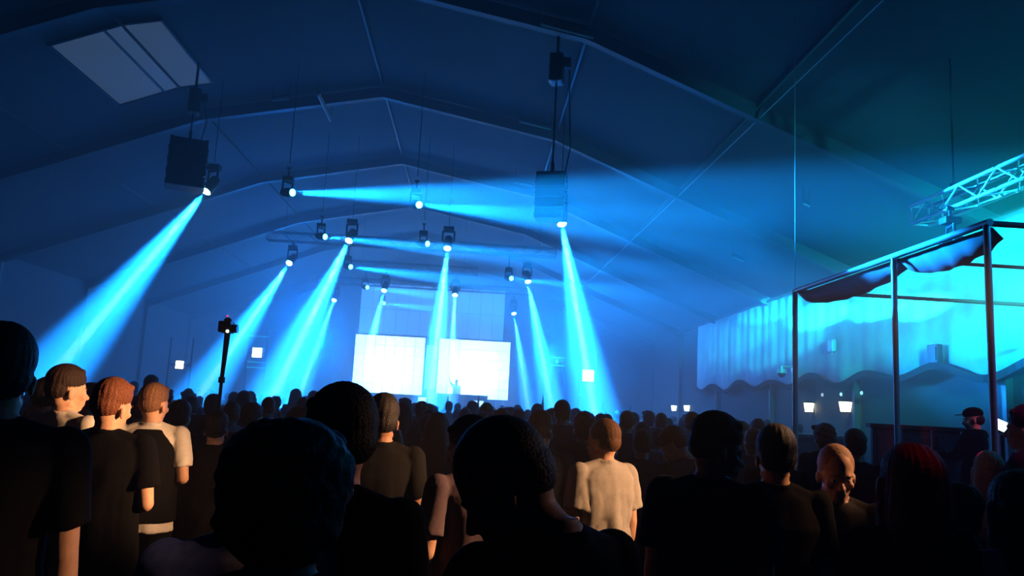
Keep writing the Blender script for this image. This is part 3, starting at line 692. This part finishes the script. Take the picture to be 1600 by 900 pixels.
def make_shirt(P, voxel, fine, m):
    b = MB(); g = P.get('girth', 1.0); fem = P.get('fem', False); sw = .93 if fem else 1.0; e = .014 + P.get('loose', 0.0)
    z0 = P.get('hem', .80)
    b.loft([(0, 0, z0, .168*g+e+.006, .12*g+e+.008), (0, -.003, .93, .168*g+e, .115*g+e), (0, 0, 1.0, .158*g+e, .108*g+e), (0, .005, 1.10, ((.128 if fem else .148)*g+e), .10*g+e),
            (0, .005, 1.2, .15*g*sw+e, .108*g+e), (0, 0, 1.3, .167*g*sw+e, .114*g+e*.8), (0, -.01, 1.38, .178*sw+e*.8, .092+e*.8), (0, -.015, 1.425, .15*sw+e*.5, .075+e*.7), (0, -.018, 1.462, .078, .068)])
    if fem:
        for s in (-1, 1): b.ball((s*.07, .092, 1.27), (.066, .064, .066))
    for s in (-1, 1): b.limb((s*.05, -.03, 1.450), (s*.15*sw, -.02, 1.408), .043, .050)
    long_ = P.get('sleeve', 'short'); 
    for s, spec in ((-1, P.get('armL', 'down')), (1, P.get('armR', 'down'))):
        S, E, W, u, f, curl = arm_points(s, spec)
        if fem: S.x *= .92; E.x -= s*.014; W.x -= s*.014
        kk = max(1.0, P.get('armk', 1.0)); b.limb(S+Vector((0, 0, -.010)), S+u*.05, .063*kk, .062*kk)
        if long_ == 'long': b.limb(S, E, .066, .053); b.limb(E, E+f*.1, .053, .052); b.tube(E+f*.1, W-f*.01, .052, .036)
        elif long_ == 'short': b.tube(S, S+u*.215, .062*kk, (.060+e*.55)*kk, 18)
        elif long_ == 'none': b.tube(S, S+u*.04, .066, .06, 18)
    cr = []
    for k in range(24):
        t = 2*PI*k/24; cr.append(Vector((.070*math.cos(t), -.018+.066*math.sin(t), 1.466-.012*math.sin(t))))
    b.sweep(cr+[cr[0]], .009, 8)
    return grow(b, voxel, 3, cloth_fold(P.get('fold', .010), P.get('seed', 1)))
def make_trousers(P, voxel, m):
    b = MB(); g = P.get('girth', 1.0)
    b.loft([(0, 0, .80, .16*g, .11*g), (0, -.004, .88, .175*g, .122*g), (0, 0, .96, .172*g, .118*g), (0, 0, 1.02, .158*g, .108*g)])
    for s in (-1, 1):
        x = s*.092; kx = s*(.10+P.get('stance', .02))
        b.limb((x, 0, .86), (kx, .012, .49), .098*g, .072)
        if P.get('shorts'): b.tube((x, 0, .86), (kx, .012, .50), .1*g, .09)
        else: b.tube((kx, .012, .49), (kx+s*.01, -.015, .07), .072, .062, 18)
    return grow(b, voxel, 2, cloth_fold(.005, 3))
def make_shoe(P, s):
    b = MB(); kx = s*(.10+P.get('stance', .02)) + s*.01
    b.limb((kx, -.045, .05), (kx+s*.02, .13, .042), .046, .040); b.limb((kx, -.02, .06), (kx, -.02, .11), .046, .046); b.box((kx-.045, -.1, .0), (kx+.055, .17, .025))
    return grow(b, .009, 2)
def make_hair(P, voxel, HM, style):
    b = MB(); curl = False; amp = .002
    if style == 'buzz': b.ball((0, -.020, .150), (.080, .100, .094), HM, 22); b.ball((0, -.042, .105), (.074, .075, .07), HM, 20); amp = .0008
    elif style == 'short': b.ball((0, -.022, .157), (.085, .106, .098), HM, 22); b.ball((0, -.045, .112), (.079, .078, .075), HM, 20); b.limb((-.04, .052, .200), (.042, .052, .202), .020, .020, 10, HM); amp = .0022
    elif style == 'fade': b.ball((0, -.016, .168), (.083, .104, .09), HM, 22); b.ball((0, -.045, .12), (.0745, .0745, .072), HM, 20); b.limb((-.042, .045, .208), (.042, .048, .212), .022, .020, 10, HM); amp = .0025
    elif style == 'curly':
        k = P.get('volume', 1.0); b.ball((0, -.025, .155), (.092*k, .113, .100), HM, 22); b.ball((0, -.05, .10), (.086*k, .085, .09), HM, 20); b.limb((-.05, .06, .205), (.05, .06, .205), .034, .034, 10, HM); curl = True; amp = P.get('curl', .009)
    elif style == 'bald': b.ball((0, -.018, .145), (.0765, .0975, .093), HM, 22); amp = 0
    elif style == 'bob':
        b.ball((0, -.022, .155), (.092, .112, .102), HM, 22); b.loft([(0, -.045, .0, .075, .05), (0, -.045, .04, .09, .065), (0, -.035, .10, .095, .085), (0, -.03, .16, .09, .095)], M=HM); amp = .006
    elif style == 'long':
        b.ball((0, -.022, .155), (.093, .113, .103), HM, 22)
        N = HM.copy(); b.loft([(0, -.085, -.26, .10, .025), (0, -.085, -.2, .12, .038), (0, -.07, -.08, .115, .05), (0, -.05, .02, .103, .068), (0, -.035, .10, .098, .088), (0, -.03, .16, .09, .095)], M=N)
        for s in (-1, 1): b.limb((s*.078, .02, .12), (s*.088, .0, -.03), .024, .028, 12, HM); b.limb((s*.088, .0, -.03), (s*.095, .02, -.2), .028, .016, 12, HM)
        amp = .003
    elif style == 'bun':
        b.ball((0, -.022, .152), (.084, .106, .096), HM, 22); b.ball((0, -.045, .11), (.078, .078, .075), HM, 20); b.ball((0, -.13, .19), (.042, .04, .042), HM, 16); amp = .004
    elif style == 'cap': b.ball((0, -.045, .10), (.078, .078, .07), HM, 20); amp = .002
    return grow(b, voxel, 2, hair_fold(amp, P.get('seed', 1), curl) if amp else None)
def mesh_obj(name, me, m, parent=None):
    me.materials.clear(); me.materials.append(m); me.name = name; o = bpy.data.objects.new(name, me); COL.objects.link(o)
    if parent: o.parent = parent
    return o
def person(P, fine=True):
    """returns an Empty at the feet with body, hair and clothes as children; faces +Y, 1.75 tall"""
    root = empty('person'); v = P.get('voxel', .008)
    body, HM = make_body(P, v, fine); mesh_obj('body', body, SKIN[P.get('skin', 0)], root)
    hair = mesh_obj('hair', make_hair(P, v*.85, HM, P.get('hair', 'short')), P.get('hairm', H_DARK), root)
    mesh_obj('t_shirt' if P.get('sleeve', 'short') == 'short' else 'top', make_shirt(P, v*1.1, fine, None), P.get('top', C_BLACK), root)
    mesh_obj('shorts' if P.get('shorts') else 'trousers', make_trousers(P, .013, None), P.get('bottom', C_BLACK), root)
    for s in (-1, 1): mesh_obj('shoe', make_shoe(P, s), M_SHOE, root)
    for s in (-1, 1):
        e = MB().ball((s*.031, .0745, .100), .0125, HM, 14).build('eye', M_EYE, root, smooth=True)
        MB().ball((s*.031, .0845, .100), (.006, .004, .006), HM, 10).build('iris', M_IRIS, e, smooth=True)
        MB().limb((s*.014, .089, .123), (s*.048, .080, .124), .0045, .0035, 8, HM).build('eyebrow', P.get('hairm', H_DARK) if P.get('hair') != 'bald' else H_BROWN, root, smooth=True)
    root['_h'] = 0; del root['_h']
    return root, HM
def set_person(root, HM, px, py, hpx, yaw, label, group=None, Y=None, s=None):
    """head centre at the pixel, head hpx pixels tall"""
    hc = HM @ Vector((0, -.01, .12))
    d = ray(px, py)
    dist = .25*F/hpx; w = dist/ d.dot(FW)          # d.dot(FW) is 1
    p = CAM + d*dist
    sc = p.z/hc.z
    root.scale = (sc, sc, sc); r = math.radians(yaw); off = Matrix.Rotation(r, 3, 'Z') @ (hc*sc)
    root.location = (p.x-off.x, p.y-off.y, 0); root.rotation_euler = (0, 0, r)
    tag(root, label, 'person', group); return sc, p
NEAR = []
def near(label, px, py, hpx, yaw, **P):
    P.setdefault('seed', len(NEAR)+1)
    root, HM = person(P); sc, p = set_person(root, HM, px, py, hpx, yaw, label)
    NEAR.append((root.location.x, root.location.y)); print('NEAR', label[:40], 'pos %.2f %.2f scale %.3f' % (root.location.x, root.location.y, sc))
    root['hm'] = 0; del root['hm']
    return root, HM, P
near('person in black t-shirt cut off by the left edge, bare forearm lit orange', 0, 580, 132, 22, armR='down', hair='short', hairm=H_BLACK, top=C_BLACK, head=(5, 0, 0), girth=1.0)
near('person in white t-shirt with faded dark hair, face turned to the right', 103, 607, 66, -22, hair='fade', hairm=H_DARK, top=C_WHITE, head=(-22, 0, 0), armL='bent')
near('dark-haired person in plum top, head just behind the white t-shirt at the left', 74, 619, 55, -5, hair='short', hairm=H_BLACK, top=C_PLUM)
near('blond person in dusty plum top right beside the left-edge silhouette', 60, 650, 48, 30, hair='bob', hairm=H_BLOND, top=C_PLUM, fem=True)
near('person in black t-shirt with short auburn hair seen from behind, elbow bent', 174, 632, 76, 8, hair='fade', hairm=hairm('auburn brown', (.17, .06, .03)), top=C_BLACK, head=(-28, 4, 4), armR='bent', armL='pocket', girth=1.08, loose=.012)
v5 = near('person in white t-shirt under a black vest, short light brown hair', 240, 630, 58, 10, hair='fade', hairm=hairm('light brown', (.2, .1, .055)), top=C_WHITE, head=(-26, 0, 0), armR='bent')
near('person in black t-shirt between the vest wearer and the dark curly head', 338, 668, 56, 5, hair='short', hairm=H_BLACK, top=C_BLACK, armR='fwd', armL='drink')
near('person in pale dusty top whose head is hidden behind the curly head', 395, 752, 165, 14, hair='short', hairm=H_BLACK, top=mat('cloth dusty lilac', (.3,.27,.31), .95, nscale=60, namt=.15), girth=1.25, armL='fwd', loose=.025, fold=.012)
near('person with big dark curly hair seen from behind, closest to the camera', 448, 778, 238, 0, hair='curly', hairm=H_BLACK, top=C_BLACK, skin=1, head=(0, 2, 0), girth=1.02, volume=1.22, curl=.006)
near('person in black t-shirt with smooth dark hair just beyond the big curly head', 530, 680, 150, -18, hair='short', hairm=H_BLACK, top=C_BLACK, head=(58, 6, 0), skin=1, girth=1.15)
near('dark brown haired person partly hidden behind the smooth dark head', 598, 653, 72, 10, hair='short', hairm=H_BLACK, top=C_BLACK, skin=2)
near('person in dusty plum t-shirt with auburn hair, bare arm lit, behind the bowed head', 734, 694, 86, 25, hair='short', hairm=H_RED, top=C_PLUM, head=(40, 15, 0), armR='down', armL='bent')
near('person with shaved dark head bowed to the left, large black silhouette', 788, 745, 188, 38, hair='buzz', hairm=H_BLACK, top=C_BLACK, skin=2, head=(40, 38, 0), girth=1.1, armL='chest')
near('person in black t-shirt with lit wavy brown hair facing the stage', 845, 672, 57, -12, hair='fade', hairm=H_BROWN, top=C_DGREY, head=(-15, 0, 0), girth=1.05, loose=.01)
near('person in pale grey t-shirt with cropped hair, back brightly lit', 944, 686, 66, 28, hair='buzz', hairm=H_BROWN, top=C_GREY, head=(22, 4, 0), girth=1.0, loose=.02, fold=.020, sleeve='short', armL='down', hem=.72)
near('person bowing the head to the left beside a pale shirt, ear and neck lit', 1054, 694, 54, 35, hair='fade', hairm=H_BROWN, top=C_NAVY, head=(25, 35, 0))
near('broad person in black t-shirt, dark profile turned to the right', 1118, 697, 98, -32, hair='fade', hairm=H_BLACK, top=C_BLACK, skin=1, head=(-52, 10, 0), girth=1.2, armk=1.15, loose=.01)
near('person in black t-shirt with short black hair seen from behind, between two faces', 1212, 710, 90, -6, hair='short', hairm=H_BLACK, top=C_BLACK, skin=1, girth=1.15)
near('person facing the camera with cropped fair hair, one side of face lit', 1306, 736, 88, 160, hair='buzz', hairm=H_FAIR, top=C_DGREY, head=(10, 12, 0), girth=1.05)
near('person with long dark red hair shining on the crown', 1424, 757, 122, 4, hair='long', hairm=H_RED, top=C_BLACK, fem=True)
near('dark-haired person standing right beside the long red hair', 1497, 795, 86, 30, hair='bob', hairm=H_DARK, top=C_BLACK, fem=True, head=(20, 0, 0))
near('blond person tinted pink below the magenta-lit post', 1545, 735, 60, -20, hair='long', hairm=H_BLOND, top=C_PLUM, fem=True)
near('person with long dark brown hair cut off by the right edge, pale top', 1592, 795, 118, 12, hair='long', hairm=H_DARK, top=C_BLUE, fem=True)
near('dark-haired person in black near the monitor at the right edge', 1606, 668, 62, 45, hair='short', hairm=H_BLACK, top=C_BLACK, skin=1)
near('dark curly head in front of the bar counter, left of a pair', 1288, 684, 42, 6, hair='curly', hairm=H_BLACK, top=C_NAVY)
near('dark short head behind the fair cropped face, right of a pair', 1335, 696, 50, -8, hair='short', hairm=H_DARK, top=C_BLACK)
near('tall dark head standing clear above the lit wavy hair, navy back', 878, 645, 36, 0, hair='short', hairm=H_BLACK, top=C_NAVY, girth=1.1)
near('dark head just left of the brightly lit cropped head', 913, 668, 48, -10, hair='curly', hairm=H_BLACK, top=C_NAVY)
near('dark person just right of the pale grey t-shirt', 1003, 694, 48, 0, hair='short', hairm=H_BLACK, top=C_NAVY)
near('person in pale blue shirt behind the bowed head', 1030, 686, 36, 0, hair='short', hairm=H_BLACK, top=C_BLUE)
near('tall dark head left of the broad dark profile', 1081, 662, 34, 0, hair='short', hairm=H_BLACK, top=C_NAVY)
near('lone dark head in the gap between the two broad dark backs', 1184, 670, 30, 0, hair='short', hairm=H_BLACK, top=C_NAVY)
near('dark head rising behind the black vest wearer', 236, 602, 28, 0, hair='short', hairm=H_BLACK, top=C_NAVY)
near('dark head behind the auburn-haired person', 140, 625, 50, 0, hair='short', hairm=H_BLACK, top=C_NAVY)
near('dark head in front of the stage, left of the auburn hair', 668, 668, 42, 0, hair='short', hairm=H_BLACK, top=C_NAVY)
near('dark head directly behind the bowed shaved head', 782, 662, 44, 0, hair='curly', hairm=H_BLACK, top=C_NAVY)
# black vest and straps
r, HM, P = v5
b = MB(); b.loft([(0, 0, .86, .205, .16), (0, 0, 1.1, .192, .15), (0, 0, 1.3, .192, .152), (0, -.01, 1.38, .155, .125), (0, -.02, 1.44, .10, .09)])
mesh_obj('vest', grow(b, .01, 3), C_BLACK, r)
# raised, capped person behind the desk
root, HM = person(dict(hair='cap', hairm=H_BLACK, top=C_BLACK, sleeve='long', head=(28, 8, 0), armL='fwd', armR='fwd', voxel=.010)); hc = HM @ Vector((0, -.01, .12))
p = at(1521, 655, 8.95)
s = 1.0; root.scale = (s, s, s); root.rotation_euler = (0, 0, math.radians(35)); off = Matrix.Rotation(math.radians(35), 3, 'Z') @ hc
root.location = (p.x-off.x, p.y-off.y, .30); print('capped z', p.z-hc.z); tag(root, 'person in black with a flat cap at the control desk, face lit red', 'person')
b = MB().ball((0, -.012, .175), (.086, .108, .072), HM, 22); b.bm.verts.ensure_lookup_table()
cap = b.build('cap', C_BLACK, root, smooth=True)
MB().loft([(0, .115, .166, .07, .055), (0, .12, .176, .066, .05)], M=HM).build('cap_brim', C_BLACK, cap)

# ---- the crowd further back: a few figures, copied
def joined(P):
    """one mesh per distant figure, several materials"""
    v = P['voxel']; body, HM = make_body(P, v, False); parts = [(body, SKIN[P.get('skin', 0)]), (make_hair(P, v*.9, HM, P['hair']), P['hairm']), (make_shirt(P, v, False, None), P['top']), (make_trousers(P, .02, None), C_BLACK)]
    bm = bmesh.new(); ms = []
    for i, (me, m) in enumerate(parts):
        n0 = len(bm.faces); bm.from_mesh(me); bm.faces.ensure_lookup_table()
        for f in bm.faces[n0:]: f.material_index = i
        ms.append(m); bpy.data.meshes.remove(me)
    me = bpy.data.meshes.new('person'); bm.to_mesh(me); bm.free()
    for m in ms: me.materials.append(m)
    return me
PR = []
styles = [('short', H_BLACK, C_NAVY, 0), ('curly', H_DARK, C_BLACK, 1), ('fade', H_BLACK, C_BLACK, 0), ('long', H_DARK, C_NAVY, 0), ('short', H_DARK, C_DGREY, 2), ('bob', H_BLACK, C_BLACK, 0), ('buzz', H_DARK, C_BLUE, 1), ('bun', H_BROWN, C_NAVY, 0)]
for k, (h, hm_, tp, sk) in enumerate(styles):
    PR.append(joined(dict(voxel=.017, hair=h, hairm=hm_, top=tp, skin=sk, fem=h in ('long', 'bob', 'bun'), head=(rnd.uniform(-25, 25), rnd.uniform(-5, 10), 0), seed=k, armR=['down', 'bent', 'phone', 'down'][k % 4], armL='bent')))
UPS = [joined(dict(voxel=.015, hair='short', hairm=H_BLACK, top=C_NAVY, skin=0, armR='up', head=(0, -5, 0))), joined(dict(voxel=.015, hair='short', hairm=H_DARK, top=C_BLACK, skin=0, armR='point', armL='up', head=(0, -5, 0))),
       joined(dict(voxel=.015, hair='fade', hairm=H_DARK, top=C_BLUE, skin=0, armR='point', head=(0, -5, 0)))]
placed = list(NEAR)+[(5.5, 9.6), (6.5, 9.4), (4.5, 8.37), (4.5, 11.07), (4.5, 6.78), (-3.0, 8.5), (7.3, 9.0)]
def free(x, y, r): return all((x-a)**2+(y-b_)**2 > r*r for a, b_ in placed)
def put(me, x, y, s, yaw, label, group):
    o = bpy.data.objects.new('person', me); COL.objects.link(o); o.location = (x, y, 0); o.scale = (s, s, s); o.rotation_euler = (0, 0, math.radians(yaw)); placed.append((x, y)); tag(o, label, 'person', group); return o
# raised arms seen against the stage and the beams
for px, hy, Y, me, lb in ((824, 652, 17, UPS[0], 'distant person with one arm raised against the green beam right of the stage'),
                          (676, 640, 22, UPS[2], 'distant person pointing up in front of the left stage screen'),
                          (728, 642, 22, UPS[0], 'distant person with a raised arm in front of the right stage screen'),
                          (962, 655, 21, UPS[1], 'distant person with both arms up, lit cyan right of the stage lamp'),
                          (856, 650, 26, UPS[0], 'distant person with raised arm between the green beams')):
    q = at(px, hy, Y); put(me, q.x, q.y, 1.0, rnd.uniform(-8, 8), lb, None)
ZONES = ('left of the stage', 'before the stage screens', 'right of the stage'); LOOKS = ('short black hair, navy top', 'curly dark hair, black top', 'faded black hair, black top', 'long dark hair, navy top', 'short dark hair, grey top', 'black bob, black top', 'cropped hair, pale blue top', 'brown bun, navy top')
cnt = 0
for (ya, yb, n, r) in ((5.6, 9, 24, .62), (9, 14, 62, .66), (14, 21, 78, .75), (21, 38, 92, .85)):
    k = tries = 0
    while k < n and tries < 6000:
        tries += 1; y = rnd.uniform(ya, yb)
        lim_l, lim_r = at(-10, 610, y).x, min(8.8, at(1250 if y < 30 else 1100, 650, y).x); x = rnd.uniform(max(-14.3, lim_l), lim_r)
        if not free(x, y, r): continue
        if y < 16 and 4.1 < x: continue
        px, _ = project((x, y, 1.7)); z = 0 if px < 520 else 1 if px < 820 else 2
        s = min(1.09, max(.95, rnd.gauss(1.015, .03)))
        if y < 9: s = min(s, .97)
        w = rnd.randrange(8); band = {5.6: 'near rows', 9: 'middle rows', 14: 'far rows', 21: 'farthest rows'}[ya]
        put(PR[w], x, y, s, rnd.gauss(0, 14) + (-8 if x > 3 else 5), 'person with %s, %s %s' % (LOOKS[w], band, ZONES[z]), '%s: %s %s' % (LOOKS[w], band, ZONES[z])); k += 1; cnt += 1
print('crowd', cnt)
# the dj on the stage
dj = bpy.data.objects.new('person', UPS[2]); COL.objects.link(dj); dj.location = (at(712, 620, 41.6).x, 41.6, 1.3); dj.rotation_euler = (0, 0, PI); tag(dj, 'dj standing behind the table on the stage', 'person')

bpy.data.scenes.remove(SHOP)
